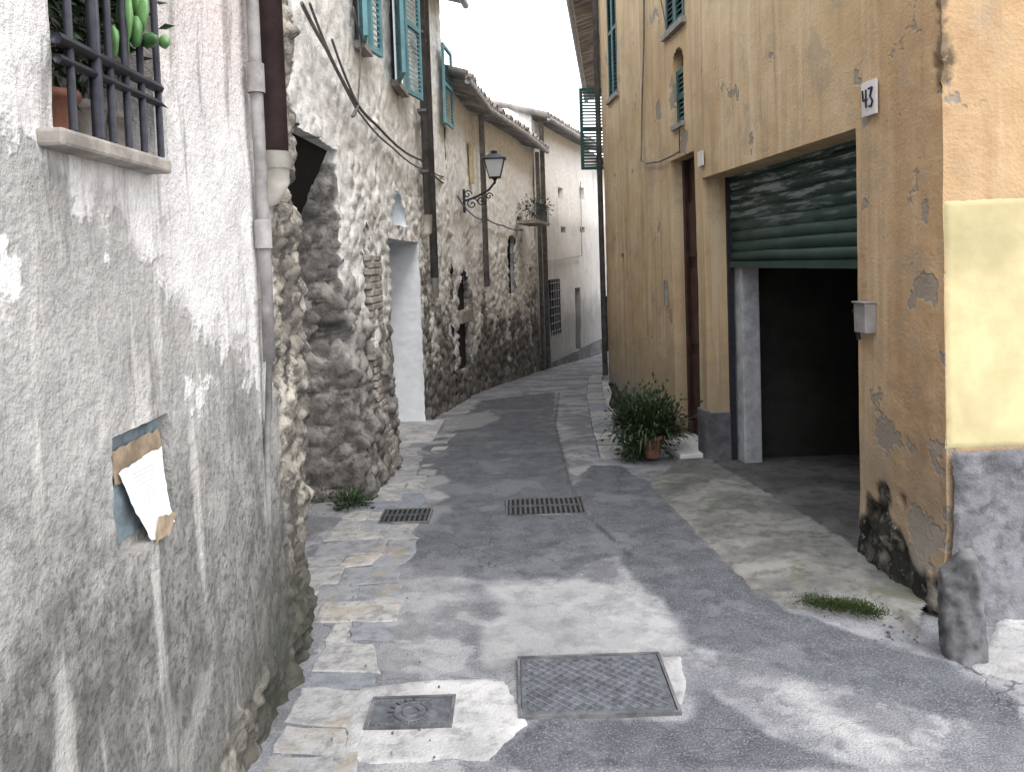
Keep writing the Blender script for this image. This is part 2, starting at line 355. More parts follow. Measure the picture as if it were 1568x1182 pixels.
def shutter(mb,W,u0,u1,z0,z1,o=.03,mi=0,th=.035,n=None):
    fr=min(.045,(u1-u0)*.16)
    W.box(mb,u0,u0+fr,z0,z1,o,o+th,mi); W.box(mb,u1-fr,u1,z0,z1,o,o+th,mi)
    for zz in (z0,(z0+z1)/2-fr/2,z1-fr): W.box(mb,u0+fr,u1-fr,zz,zz+fr,o,o+th,mi)
    n=n or max(6,int((z1-z0)/.05))
    for i in range(n):
        z=z0+fr+(z1-z0-2*fr)*(i+.5)/n; h=.6*(z1-z0)/n
        mb.box8([W.P(u0+fr,z-h/2,o+.026),W.P(u1-fr,z-h/2,o+.026),W.P(u1-fr,z-h/2-.0,o+.030),W.P(u0+fr,z-h/2,o+.030),
                 W.P(u0+fr,z+h/2,o+.004),W.P(u1-fr,z+h/2,o+.004),W.P(u1-fr,z+h/2,o+.008),W.P(u0+fr,z+h/2,o+.008)],mi)
def leafcloud(mb,c,rad,n,size,mi=0,up=0,asp=.35):
    c=V(c)
    for i in range(n):
        q=V((random.gauss(0,.45),random.gauss(0,.45),random.gauss(0,.45)))
        P=c+V((q.x*rad[0],q.y*rad[1],q.z*rad[2])); d=(q+V((random.uniform(-.5,.5),random.uniform(-.5,.5),random.uniform(-.3,.5)+up))).normalized()
        s=d.cross(V((random.random(),random.random(),random.random()))).normalized(); L=size*random.uniform(.6,1.3)
        nn=d.cross(s)*L*.15
        b=random.random()*.7+.3*max(0,min(1,q.z+.5)); w=L*asp
        mb.add([P,P+d*L*.5+s*w*.5+nn,P+d*L,P+d*L*.5-s*w*.5+nn],[(0,1,2,3)],mi,(b,b,b))
# ------------------------------------------------------------------ walls
WA=Wall((-.90,-2.0),(-.90,3.52),'L')
WB=Wall((-1.275,3.52),(-1.02,10.3),'L')
WC=Wall((-1.02,10.3),(-.86,11.6),'L')
WD1=Wall((-.86,11.6),(-.61,13.8),'L'); WD2=Wall((-.61,13.8),(.08,16.6),'L'); WD3=Wall((.08,16.6),(.62,19.2),'L')
WE=Wall((.62,19.2),(2.9,26.0),'L'); WE2=Wall((2.9,26.0),(6.8,32.0),'L')
WR=Wall((1.88,3.47),(1.24,10.4),'R'); WF=Wall((1.88,3.47),(7.5,3.47),'L')
WN=Wall((1.30,10.42),(2.4,19.0),'R'); WN2=Wall((2.4,19.0),(5.4,25.0),'R')

# ---------- near-left house
H=empty('weathered_plaster_house')
def dA(P):
    n=noise.noise(V((P.x,P.y*1.2,P.z*1.2)))
    h,r=rubble(P,9,1.5)
    edge=P.y+.12*noise.noise(V((P.y*5,P.z*3,1)))+.06*noise.noise(V((P.y*14,P.z*12,4)))+.10*sst(P.z,.9,1.4)
    m=sst(edge,3.02,3.07)
    lo=(.22+.3*noise.noise(V((P.y*3,P.z*3,8))))-P.z
    m=max(m,sst(lo,0,.06)*sst(P.y,1.6,2.4)*.8)
    o=.014*n+.005*noise.noise(V((P.x,P.y*7,P.z*7)))-.006-.012*m
    if m>.01: o+=m*(.022*(h**.7)+.045*noise.fractal(V((P.x*7,P.y*7,P.z*7)),.8,2.1,4)+.025*noise.noise(V((1,P.y*2.5,P.z*3.5))))
    o+=.025*sst(.7-P.z,0,.7)*sst(3.0-P.y,0,.5)
    if 1.65<P.y<2.2 and .85<P.z<1.35: o+=.006*noise.noise(P*22)
    o-=.09*sst(P.y,3.34,3.54)*(.6+.9*noise.noise(V((0,P.z*4,2))))
    return o,h,r,m
mb=MB()
wu0=WA.uz(92,225)[0]; wu1=WA.uz(245,215)[0]
wz0=1.90
nu0,_=WA.uz(178,740); nu1,_=WA.uz(268,740); _,nz1=WA.uz(225,648); _,nz0=WA.uz(225,834)
opsA=[dict(u0=wu0,u1=wu1,z0=wz0,z1=2.95,depth=.28,back=1),dict(u0=nu0,u1=nu1,z0=nz0,z1=nz1,depth=.05,back=0)]
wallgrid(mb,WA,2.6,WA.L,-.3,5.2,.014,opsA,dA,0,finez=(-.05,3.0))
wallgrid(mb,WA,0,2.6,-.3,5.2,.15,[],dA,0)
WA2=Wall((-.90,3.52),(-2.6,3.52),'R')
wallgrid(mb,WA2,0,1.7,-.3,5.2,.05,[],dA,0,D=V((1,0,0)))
prism(mb,[(-1.35,-2),(-1.35,3.47),(-6,3.47),(-6,-2)],-.4,5.1,1)  # unseen black core inside the house, added to block light leaks
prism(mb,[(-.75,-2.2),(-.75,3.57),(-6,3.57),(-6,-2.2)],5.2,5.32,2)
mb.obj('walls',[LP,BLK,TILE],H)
mb=MB(); WA.box(mb,WA.uz(98,215,.045)[0],WA.uz(264,245,.045)[0],wz0-.045,wz0-.008,-.1,.045,0); mb.obj('window_sill',[SILL],H,bevel=.008)
mb=MB()
g0=WA.uz(94,200,.015)[0]; g1=WA.uz(248,215,.015)[0]
for zz,th in ((2.035,.010),(2.075,.013),(2.40,.01)): mb.tube([WA.P(g0,zz,.015),WA.P(g1,zz,.015)],th,0,6)
for px in (112,150,172,196,219,244):
    u=WA.uz(px,180,.015)[0]; mb.tube([WA.P(u,wz0+.0,.015),WA.P(u,2.9,.015)],.0085 if px!=150 else .013,0,6)
mb.obj('window_grille',[IRON],H)
mb=MB()
for i in range(4):
    u=wu0+.07+i*.13; mb.lathe(WA.P(u,wz0,-.12),[(.035,0),(.05,.10),(.056,.10),(.056,.12),(.045,.12),(.01,.10)],1 if i==1 else 2,14)
for i in range(6): leafcloud(mb,WA.P(wu0+.05+i*.09,2.28+.06*(i%2),-.12),(.09,.1,.24),260,.05,0)
mb.obj('potted_plants',[LF,TERR,SILL],H)
mb=MB()
def pad(px,py,o,w,h,ang):
    c=WA.pt(px,py,o); r=Matrix.Rotation(math.radians(ang),3,'X'); mb.ell(c,(.013,w,h),0,rot=Matrix.Rotation(.7,3,'Z')@r,col=(random.random(),)*3,jit=.25,seed=px)
pad(190,28,.0,.055,.07,20); pad(215,20,.02,.05,.05,-35); pad(228,62,.04,.055,.018,8); pad(252,64,.05,.022,.016,0); pad(172,66,-.01,.035,.04,30); pad(207,48,.02,.035,.035,0); pad(188,72,.0,.028,.03,-30); pad(205,5,.0,.05,.05,0)
mb.obj('prickly_pear_cactus',[LF2],H)
mb=MB()
WA.box(mb,nu0+.012,nu1-.010,nz0+.03,nz1-.012,-.05,-.032,0)
mb.obj('notice_board',[BOARD],H)
def sheet(name,pxs,off,mat,parent,curl=.0):
    mbx=MB(); pts=[WA.uz(*p) for p in pxs]; a,b,c,d=pts
    N=14; vs=[];fs=[]
    for i in range(N+1):
        for j in range(N+1):
            s_,t_=i/N,j/N
            u=(a[0]*(1-s_)+b[0]*s_)*(1-t_)+(d[0]*(1-s_)+c[0]*s_)*t_; z=(a[1]*(1-s_)+b[1]*s_)*(1-t_)+(d[1]*(1-s_)+c[1]*s_)*t_
            if t_ in (0,1): z+=.010*noise.noise(V((u*40,t_*6,1)))
            if s_ in (0,1): u+=.008*noise.noise(V((z*40,s_*6,1)))
            vs.append(WA.P(u,z,off+curl*(t_**2)+.006*noise.noise(V((u*12,z*12,5)))))
    for i in range(N):
        for j in range(N): fs.append((i*(N+1)+j,(i+1)*(N+1)+j,(i+1)*(N+1)+j+1,i*(N+1)+j+1))
    mbx.add(vs,fs,0,smooth=True); return mbx.obj(name,[mat],parent)
sheet('torn_notice_backing',[(186,690),(257,655),(264,720),(192,742)],-.024,CARD,H)
sheet('paper_notice',[(193,722),(256,682),(265,800),(230,828)],-.016,PAPER,H,.02)
sheet('torn_corner',[(240,792),(266,782),(256,818),(236,830)],.006,CARD,H)
mb=MB()
for i in range(9):
    y=726+i*6; p=WA.uz(208+i*1.7,y); q=WA.uz(246,y-19)
    mb.tube([WA.P(p[0],p[1],-.008+.0010*i),WA.P(q[0],q[1],-.008+.0010*i)],.0005,0,4)
mb.obj('notice_text',[BOX],H)
mb=MB()
u0,_=WA.uz(398,250,.035)
mb.tube([WA.P(u0,4.9,.035),WA.P(u0,2.35,.035),WA.P(u0+.01,1.5,.035),WA.P(u0+.02,1.28,.03)],.022,0,12)
for z in (2.26,1.72): mb.tube([WA.P(u0,z-.04,.035),WA.P(u0,z+.06,.035)],.030,0,12)
mb.tube([WA.P(u0+.02,1.28,.03),WA.P(u0+.03,.9,.0),WA.P(u0+.04,.5,-.01)],.012,0,8)
mb.obj('rain_pipe',[GP],H)
mb=MB(); u1,_=WA.uz(428,250,.07)
mb.tube([WA.P(u1,4.9,.05),WA.P(u1,2.02,.05)],.054,0,16)
mb.tube([WA.P(u1,2.03,.05),WA.P(u1,1.97,.05)],.062,1,16)
mb.tube([WA.P(u1,1.99,.05),WA.P(u1+.005,1.93,.05),WA.P(u1+.03,1.89,.02),WA.P(u1+.05,1.86,-.07)],.052,1,16)
mb.obj('downpipe',[BRN,PVC],H)

# ---------- rubble house with blue shutters
H=empty('rubble_stone_house')
def dB(P):
    h,r=rubble(P,5.8,1.6)
    n=noise.noise(V((P.x*1.5,P.y*.9,P.z*.9))); n2=noise.noise(P*2.3+V((5,5,5)))
    cov=sst(.5*n2+(P.z-1.7)*.38,-.1,.5)
    dep=(P-WB.p0).dot(WB.n)
    m=sst(-dep,.01,.06) if P.y<6.6 and P.z<2.35 else 0
    m=max(m,.75*sst(.35*noise.noise(V((2,P.y*3,P.z*2.5)))+(1.5-P.z)*.5+(6.3-P.y)*.4,.05,.2)*(1 if P.y<7.3 else 0))
    cov*=1-m
    o=.035*n+(1-.8*cov)*(.045+.03*m)*(h**.55)-.03+(.02+.03*m)*noise.fractal(P*9,.9,2.1,3)
    o+=.13*sst(1.6-P.z,0,1.7)*sst(P.y,4.8,5.3)*sst(7.4-P.y,0,.6)
    if n2>.25 and P.z<1.7: o-=(.05+.06*m)*sst(n2,.25,.45)
    return o,h*(1-cov*.6),r,m
mb=MB()
ua=.10; ub=WB.uz(522,240)[0]; za=(WB.uz(520,240)[1]+WB.uz(458,180)[1])/2
uc=WB.uz(598,400)[0]; ud=WB.uz(641,376)[0]; zd=1.87
an=WB.uz(556,345); an2=WB.uz(566,420)
nn0=WB.uz(601,330)[0]; nn1=WB.uz(624,330)[0]; nzt=WB.uz(612,292)[1]; nzb=WB.uz(612,345)[1]
ops=[dict(u0=ua,u1=ub,z0=-.4,z1=za,depth=.5),dict(u0=uc,u1=ud,z0=-.6,z1=zd,depth=.55,rev=2,back=1),
     dict(u0=an[0],u1=an2[0],z0=.2,z1=an[1]+.03,depth=.3,back=1,arch=True),dict(u0=nn0,u1=nn1,z0=nzb,z1=nzt,depth=.16,rev=2,back=2,arch=True)]
dy=WB.P(ud,0).y
def dB0(P):
    o,h,r,m=dB(P)
    if abs(P.y-dy)<.06 and P.z<2.0: o*=.3
    return o,h,r,m
DB=(WB.n*.85+V((0,-.5,0))).normalized()
wallgrid(mb,WB,0,WB.L,-.7,5.4,.026,ops,dB0,0,D=DB,finez=(-.5,4.2))
wallgrid(mb,WC,0,WC.L,-.9,5.4,.035,[],dB,0,finez=(-.7,5.2))
yj=WB.P(ub,0).y
WJ=Wall((-3.2,yj),(-1.72,yj),'L')
wallgrid(mb,WJ,0,1.48,-.4,2.0,.04,[],dB,0,D=DB)
mb.add([(-3.2,3.52,-.4),(-3.2,5.9,-.4),(-3.2,5.9,2.7),(-3.2,3.52,2.7)],[(0,1,2,3)],1)
p=[WB.P(ua-.1,za+.03,-.09),WB.P(ub+.08,za+.03,-.09),WB.P(ub+.08,1.72,-.42),WB.P(ua-.1,1.72,-.42),WB.P(ub+.15,1.5,-2.2),WB.P(ua-.1,1.5,-2.2)]  # black sloping sheet under the lintel: the passage's dark put into the colour
mb.add(p,[(0,1,2,3),(3,2,4,5)],1)
prism(mb,[(-1.9,5.95),(-1.9,11.6),(-6,11.6),(-6,5.95)],-1,5.3,1)  # hidden core box behind the facade, added against light leaks
prism(mb,[(-6,3.53),(-6,11.6),(-.98,11.6),(-1.17,10.3),(-1.43,3.53)],5.35,5.45,1)  # black top slab added to keep light out of the gap above
prism(mb,[(-.9,11.59),(-6,11.59),(-6,11.50),(-.91,11.50)],-1,5.34,3)
mb.obj('walls',[ST,BLK,WL,WH],H)
mb=MB(); roof(mb,WC,-.3,WC.L+.0,5.32,.30,4); roof(mb,WB,0,WB.L,5.32,.36,4); mb.obj('roof',[TILE,GP],H)
mb=MB(); WB.box(mb,uc,ud,-.5,zd,-.53,-.47,0); mb.obj('door',[WD],H)
mb=MB(); b0=WB.uz(567,500)[0]; b1=WB.uz(585,500)[0]; zt_=WB.uz(575,395)[1]
for i in range(36):
    z=-.2+i*.058
    if z<zt_: WB.box(mb,b0+.03*random.random()+(.03 if i%2 else 0),b1-.03*random.random(),z,z+.048,-.04,.015+.012*random.random()+.07*sst(1.0-z,0,1.2),0)
mb.obj('brick_pier',[BRK],H,bevel=.008)
mb=MB()
for (ca,cb,pyb) in ((536,562,84),(588,622,150)):
    a=WB.uz(ca,60)[0]; b,zb_=WB.uz(cb,pyb); w=(b-a)
    WB.box(mb,a+w*.3,b-w*.3,zb_,zb_+1.45,.005,.03,1)
    WB.box(mb,a+w*.25,b-w*.25,zb_-.06,zb_,.0,.08,2)
    for (h0,sgn) in ((a+w*.3,-1),(b-w*.3,1)):
        L=w*.38; ang=math.radians(16 if sgn<0 else 12)
        h3=WB.P(h0,0,.05); e=h3+(WB.t*sgn*math.cos(ang)+WB.n*math.sin(ang))*L
        Wt=Wall((h3.x,h3.y),(e.x,e.y),'L') if sgn>0 else Wall((e.x,e.y),(h3.x,h3.y),'L')
        shutter(mb,Wt,0,L,zb_-.02,zb_+1.45,0,0)
a,z=WC.uz(674,188); b,_=WC.uz(687,188)
shutter(mb,WC,a,b,z,z+1.1,.05,0)
mb.obj('louvred_windows',[SHB,GLS,SILL],H)
mb=MB()
ca=WB.uz(650,245,.08)[0]
for k,(du,zb_) in enumerate(((0,2.2),(.36,1.45))):
    mb.tube([WB.P(ca+du,5.3,.10),WB.P(ca+du,zb_,.10)],.05,0,10)
mb.tube([WB.P(ca,2.2,.10),WB.P(ca,2.0,.09),WB.P(ca+.02,1.95,.0)],.05,1,10)
mb.tube([WB.P(ca+.36,1.45,.10),WB.P(ca+.36,1.2,.10)],.045,1,10)
for z in (4.3,3.4,2.7): mb.box(WB.P(ca+.18,z,.07),(.1,.6,.03),0)
mb.obj('downpipes',[GP2,PVC],H)
mb=MB()
def cable(W,pxs,r=.008,o=.06,mi=0):
    P=[W.pt(px,py,o) for px,py in pxs]; out=[]
    for i in range(len(P)-1):
        for k in range(5):
            t=k/5; q=P[i].lerp(P[i+1],t); q.z-=.02*math.sin(math.pi*t)*(P[i+1]-P[i]).length; out.append(q)
    out.append(P[-1]); mb.tube(out,r,mi,5)
cable(WB,[(462,5),(500,75),(540,150),(575,190),(645,245),(690,285)],.013)
cable(WB,[(474,5),(508,90),(545,165),(600,225),(660,262)],.009)
cable(WB,[(508,60),(530,120),(548,160)],.009); cable(WB,[(548,160),(540,178)],.015)
cable(WB,[(548,160),(553,60),(540,10)],.008); cable(WB,[(660,262),(690,268),(712,285)],.010)
mb.obj('wall_cables',[CABLE],H)
mb=MB()
WB.box(mb,uc+.1,ud+.1,-.8,gz(9.0)+.06,-.5,.22,0); mb.obj('door_step',[CO],H,bevel=.02)

# ---------- low stone house
H=empty('low_stone_house')
def dD(P):
    h,r=rubble(P,4.6,1.4); n=noise.noise(P*.9); n2=noise.noise(P*1.4+V((3,0,0)))
    cov=sst(.6*n2+(P.z-1.3)*.4,.0,.5)
    return .05*n+(1-.85*cov)*.06*(h**.6)-.03+.02*noise.noise(P*11),h*(1-.6*cov),r,0
mb=MB(); top=4.25
o1=[dict(u0=WD1.uz(703,500)[0],u1=WD1.uz(720,500)[0],z0=WD1.uz(712,566)[1],z1=WD1.uz(712,412)[1],depth=.10,back=1,arch=True),
    dict(u0=WD1.uz(728,250)[0]-.0,u1=min(WD1.L-.05,WD1.uz(737,250)[0]),z0=WD1.uz(730,285)[1],z1=WD1.uz(730,222)[1],depth=.12,back=1)]
wallgrid(mb,WD1,0,WD1.L,-1.2,top,.04,o1,dD)
o2=[dict(u0=WD2.uz(779,400)[0],u1=WD2.uz(791,400)[0],z0=WD2.uz(785,450)[1],z1=WD2.uz(785,360)[1],depth=.15,back=1,arch=True)]
wallgrid(mb,WD2,0,WD2.L,-1.4,top,.045,o2,dD)
wallgrid(mb,WD3,0,WD3.L,-1.6,top,.05,[dict(u0=.5,u1=1.1,z0=1.7,z1=2.6,depth=.15,back=1)],dD)
prism(mb,[(-1.75,11.7),(-1.5,13.9),(-.8,16.9),(-.2,19.1),(-6,19.1),(-6,11.7)],-1.8,top,1)  # unseen core block added so no light leaks behind the wall sheets
mb.obj('walls',[ST2,BLK],H)
mb=MB(); 
for W in (WD1,WD2,WD3): roof(mb,W,-.05,W.L+.05,top,.30,3.5)
mb.obj('roof',[TILE,GP],H)
mb=MB()
WD1.box(mb,o1[0]['u0'],o1[0]['u1'],o1[0]['z0']+.75,o1[0]['z0']+.92,-.08,.06,1)
u,z=WD1.uz(729,285); WD1.box(mb,WD1.L-.30,WD1.L-.10,z,z+.70,0,.05,0)
mb.obj('yellow_shutter_and_ledge',[YW,SILL],H)
mb=MB(); u,z=WD3.uz(800,345); u=.4
WD3.box(mb,u-.3,u+1.3,z,z+.07,.03,.5,0)
for i in range(9): mb.tube([WD3.P(u-.28+i*.195,z+.07,.47),WD3.P(u-.28+i*.195,z+.45,.47)],.01,1,5)
mb.tube([WD3.P(u-.28,z+.45,.47),WD3.P(u+1.28,z+.45,.47)],.015,1,5)
leafcloud(mb,WD3.P(u+.3,z+.35,.3),(.4,.3,.22),260,.08,2)
mb.obj('balcony',[SILL,IRON,LF],H)
mb=MB()
mb.tube([WD2.P(.25,4.2,.12),WD2.P(.25,1.2,.12)],.05,0,8); mb.tube([WD3.P(WD3.L-.15,4.2,.12),WD3.P(WD3.L-.15,-1.2,.12)],.05,0,8)
cable(WD2,[(745,335),(770,345),(800,352)],.018); cable(WD1,[(700,300),(725,330),(745,335)],.014)
mb.obj('downpipes',[GP],H)

# ---------- white house
H=empty('white_washed_house')
def dE(P):
    h,r=rubble(P,3,1.2); return .04*noise.noise(P*.6)+.01*noise.noise(P*3),.8,r,0
mb=MB(); topE=5.0
ops=[]
def opE(px0,px1,py0,py1,dep=.22):
    u0=WE.uz(px0,(py0+py1)/2)[0];u1=WE.uz(px1,(py0+py1)/2)[0]; z1=WE.uz((px0+px1)/2,py0)[1]; z0=WE.uz((px0+px1)/2,py1)[1]
    ops.append(dict(u0=u0,u1=u1,z0=z0,z1=z1,depth=dep,back=1))
for c in (826,858,890): opE(c-3,c+4,287,305)
for c in (829,862,892): opE(c-4,c+4,347,356)
opE(841,858,427,512); opE(881,889,440,536)
wallgrid(mb,WE,0,WE.L,-2,topE,.12,ops,dE)
wallgrid(mb,WE2,0,WE2.L,-3,topE-.3,.2,[dict(u0=.3,u1=1.3,z0=-2,z1=.4,depth=.3,back=1)],dE)
prism(mb,[(.2,19.6),(2.3,26.3),(6,32),(-6,32),(-6,19.6)],-3,topE,1)  # inner box out of view, added to keep light from leaking through
prism(mb,[(.60,19.25),(-6,19.25),(-6,19.35),(.64,19.35)],-1,topE+.3,0)
mb.obj('walls',[WH,BLK],H)
mb=MB(); roof(mb,WE,-.1,WE.L,topE,.4,3.5); roof(mb,WE2,0,WE2.L,topE-.3,.4,3); mb.obj('roof',[TILE,GP],H)
mb=MB()
o=ops[6]
for i in range(5):
    u=o['u0']+(o['u1']-o['u0'])*(i+.5)/5; mb.tube([WE.P(u,o['z0'],.02),WE.P(u,o['z1'],.02)],.02,0,5)
for i in range(7):
    z=o['z0']+(o['z1']-o['z0'])*(i+.5)/7; mb.tube([WE.P(o['u0'],z,.02),WE.P(o['u1'],z,.02)],.015,0,5)
mb.tube([WE.P(.35,5,.12),WE.P(.35,-1,.12)],.06,1,8); mb.tube([WE.P(.4,1.6,.07),WE.P(4.4,1.75,.07)],.02,1,6)
mb.tube([WE.P(4.4,1.75,.07),WE.P(4.5,3.9,.07)],.015,1,6); WE.box(mb,.2,WE.L,-2,-.95,.03,.06,2)
mb.obj('grille_pipes_and_plinth',[IRON,GP,DADO],H)
mb=MB(); mb.box((-1.6,15.5,5.3),(.5,.5,1.1),0); mb.box((-1.6,15.5,5.9),(.65,.65,.08),1); mb.obj('chimney',[WH,TILE],H)

# ---------- ochre house
H=empty('ochre_house')
def dR(P):
    h,r=rubble(P,9,1.3); n=noise.noise(P*1.1)
    e=.26+.22*noise.noise(V((P.x*3,P.y*3,P.z*3)))+.12*noise.noise(P*11)
    reach=sst(4.30-P.y,0,.25)
    m=sst(e*reach-(P.z+.0),-.02,.02)
    c=abs(P.y-3.47)+max(0,P.x-1.88); k=.04+.06*noise.noise(V((1,1,P.z*6)))+.035*noise.noise(V((1,1,P.z*25)))
    if 2.30<P.z<3.2: m=max(m,sst(k-c,0,.02)*.7)
    o=.014*n+.004*noise.noise(P*7)-.012*m
    if m>.01: o+=m*(.02*h+.06*noise.fractal(P*6,.8,2.1,4))
    o+=.11*sst(.40-P.z,0,.5)*reach
    o-=.025*sst(.12-c,0,.12)*(.6+noise.noise(V((0,0,P.z*3))))
    return o,h,r,m
g_n=WR.uz(1311,300)[0]; g_f=WR.uz(1076,300)[0]; gtop=(WR.uz(1310,203)[1]+WR.uz(1076,268)[1])/2
d_n=WR.uz(1067,400)[0]; d_f=WR.uz(1030,400)[0]; dtop=WR.uz(1035,243)[1]
def niche(pxl,pxr,pyt,pyb,dep,arch,back): 
    return dict(u0=WR.uz(pxr,(pyt+pyb)/2)[0],u1=WR.uz(pxl,(pyt+pyb)/2)[0],z0=WR.uz((pxl+pxr)/2,pyb)[1],z1=WR.uz((pxl+pxr)/2,pyt)[1],depth=dep,arch=arch,back=back)
w1=niche(1031,1047,72,190,.10,True,1); w2=niche(930,944,-60,150,.10,False,1); w3=niche(1018,1046,-120,42,.08,False,1)
w4=niche(950,955,388,402,.1,False,1)
mb=MB(); topR=6.2
DR=(WR.n*.8+V((0,-.6,0))).normalized()
wallgrid(mb,WR,0,WR.L,-.9,topR,.024,[dict(u0=g_n,u1=g_f,z0=-.5,z1=gtop,depth=.24),dict(u0=d_n,u1=d_f,z0=-.6,z1=dtop,depth=.13),w1,w2,w3,w4],dR,0,D=DR,finez=(-.45,3.6))
wallgrid(mb,WF,0,1.5,-.3,topR,.02,[],dR,0,D=DR,finez=(-.1,3.2))
wallgrid(mb,WF,1.5,5.6,-.3,topR,.2,[],dR,0,D=V((0,-1,0)))
prism(mb,[(1.35,10.40),(7.5,10.40),(7.5,10.3),(1.35,10.3)],-1,topR,0)
prism(mb,[(7.4,3.5),(7.5,3.5),(7.5,10.4),(7.4,10.4)],-1,topR,0)
prism(mb,[(1.9,3.6),(7.4,3.6),(7.4,10.3),(1.3,10.3)],topR-.05,topR,0)
prism(mb,[(1.95,7.2),(7.4,7.2),(7.4,10.3),(1.6,10.3)],2.9,topR-.1,1)  # hidden upper core added to stop light leaking inside
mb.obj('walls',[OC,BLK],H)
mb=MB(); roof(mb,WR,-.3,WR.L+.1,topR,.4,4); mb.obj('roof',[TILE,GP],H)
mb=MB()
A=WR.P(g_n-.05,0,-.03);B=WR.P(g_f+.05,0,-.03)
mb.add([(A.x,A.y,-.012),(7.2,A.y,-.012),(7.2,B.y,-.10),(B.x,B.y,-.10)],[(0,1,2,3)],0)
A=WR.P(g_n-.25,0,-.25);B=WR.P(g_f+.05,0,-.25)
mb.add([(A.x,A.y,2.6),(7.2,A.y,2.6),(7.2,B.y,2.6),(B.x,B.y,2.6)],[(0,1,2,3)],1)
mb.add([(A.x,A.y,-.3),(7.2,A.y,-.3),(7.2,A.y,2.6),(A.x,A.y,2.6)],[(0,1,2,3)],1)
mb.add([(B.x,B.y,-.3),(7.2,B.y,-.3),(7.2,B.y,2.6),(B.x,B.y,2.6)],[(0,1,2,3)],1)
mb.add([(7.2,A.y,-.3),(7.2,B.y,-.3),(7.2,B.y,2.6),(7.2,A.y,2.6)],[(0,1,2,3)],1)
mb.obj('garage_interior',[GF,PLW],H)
mb=MB(); WR.box(mb,g_f-.16,g_f+.04,-.3,1.75,-.40,-.25,0); mb.obj('garage_jamb',[JMB],H,bevel=.01)
mb=MB(); zb_=(WR.uz(1125,397,-.2)[1]+WR.uz(1313,402,-.2)[1])/2
n=9; hh=(gtop+.05-zb_)/n
for i in range(n):
    z0=zb_+i*hh; rows=[]
    for k in range(7):
        t=k/6; rows.append((z0+hh*t,-.24+.020*math.sin(math.pi*t)**.7))
    us=lines(g_n,g_f,.1); vs=[];fs=[]
    for u in us:
        for (z,o) in rows: vs.append(WR.P(u,z+.006*noise.noise(V((u*1.5,i*.7,0))),o+.008*noise.noise(V((u*2,z*9,1)))))
    for a in range(len(us)-1):
        for k in range(6): fs.append((a*7+k,(a+1)*7+k,(a+1)*7+k+1,a*7+k+1))
    mb.add(vs,fs,0,smooth=True)
WR.box(mb,g_n,g_f,zb_-.05,zb_,-.26,-.20,0)
for u in (g_f-.03,): WR.box(mb,u,u+.03,-.2,gtop,-.235,-.19,1)
mb.obj('roller_shutter',[ROL,IRON],H)
mb=MB(); WR.box(mb,d_n,d_f,-.4,dtop,-.19,-.15,0)
w=(d_f-d_n)
for k in (0,1):
    for (za_,zb2) in ((.1,.7),(.8,1.5),(1.6,2.1)):
        WR.box(mb,d_n+.06+k*w*.5,d_n+w*.5-.05+k*w*.5,za_,zb2,-.15,-.135,0)
WR.box(mb,d_f-.06,d_f,-.3,dtop,-.15,-.11,0)
mb.obj('entrance_door',[WD],H,bevel=.004)
mb=MB(); WR.box(mb,d_n-.12,d_f+.02,gz(7)+.04,gz(7)+.10,-.2,.22,0); mb.obj('marble_step',[MARB],H,bevel=.006)
mb=MB(); WR.box(mb,d_n-.10,d_f,gz(7)-.2,gz(7)+.038,-.2,.17,0); mb.obj('step_base',[DADO],H)
mb=MB()
shutter(mb,WR,w1['u0']+.01,w1['u1']-.01,w1['z0'],w1['z1']-.18,-.06,0)
for o in (w2,w3):
    m_=(o['u0']+o['u1'])/2; shutter(mb,WR,o['u0'],m_,o['z0'],o['z1'],-.03,0); shutter(mb,WR,m_,o['u1'],o['z0'],o['z1'],-.03,0)
    WR.box(mb,o['u0']-.05,o['u1']+.05,o['z0']-.05,o['z0'],-.02,.04,1)
WR.box(mb,w1['u0']-.02,w1['u1']+.02,w1['z0']-.04,w1['z0'],-.05,.03,1)
mb.obj('window_shutters',[SHG,SILL],H)
def patchmesh(W,u0,u1,z0,z1,off,mat,name,wob=.02,ru=.02,sides=(1,1,1,1),thick=.006):
    mbx=MB(); us=lines(u0,u1,.015); zs=lines(z0,z1,.015); nz=len(zs); vs=[];fs=[]
    for i,u in enumerate(us):
        for j,z in enumerate(zs):
            uu,zz=u,z; wj=wob*noise.noise(V((u*5,z*5,3)))+wob*.5*noise.noise(V((u*40,z*40,3)))
            if i==0 and sides[0]: uu+=wj
            if j==0: zz+=wj*sides[2]
            if j==nz-1: zz+=wj*sides[3]
            P=W.P(uu,zz); o=dR(P)[0] if z>.45 else .014*noise.noise(P*1.1)+.004*noise.noise(P*7)+.11*sst(.40-P.z,0,.5)
            edge=(i==0 and sides[0]) or (i==len(us)-1 and sides[1]) or (j in (0,nz-1))
            vs.append(P+DR*o+W.n*(off-(thick+.004 if edge else 0)+ru*.3*noise.fractal(V((u*22,z*22,7)),.8,2.1,3)))
    for i in range(len(us)-1):
        for j in range(nz-1): fs.append((i*nz+j,(i+1)*nz+j,(i+1)*nz+j+1,i*nz+j+1))
    mbx.add(vs,fs,0,smooth=True); return mbx.obj(name,[mat],H)
yu,yz1=WF.uz(1438,306); yz0=WF.uz(1500,685)[1]
patchmesh(WF,max(.0,yu),1.45,yz0,yz1,.007,YE,'yellow_plaster_patch',.010,.004)
patchmesh(WF,max(.02,WF.uz(1452,800)[0]),1.45,-.15,yz0-.003,.035,DADO,'roughcast_dado',.012,.035)
mb=MB(); u,z=WR.uz(1336,150); WR.box(mb,u-.065,u+.065,z-.085,z+.085,.01,.022,0)
def seg(u0,z0,u1,z1):
    mb.tube([WR.P(u+u0,z+z0,.024),WR.P(u+u1,z+z1,.024)],.006,1,5)
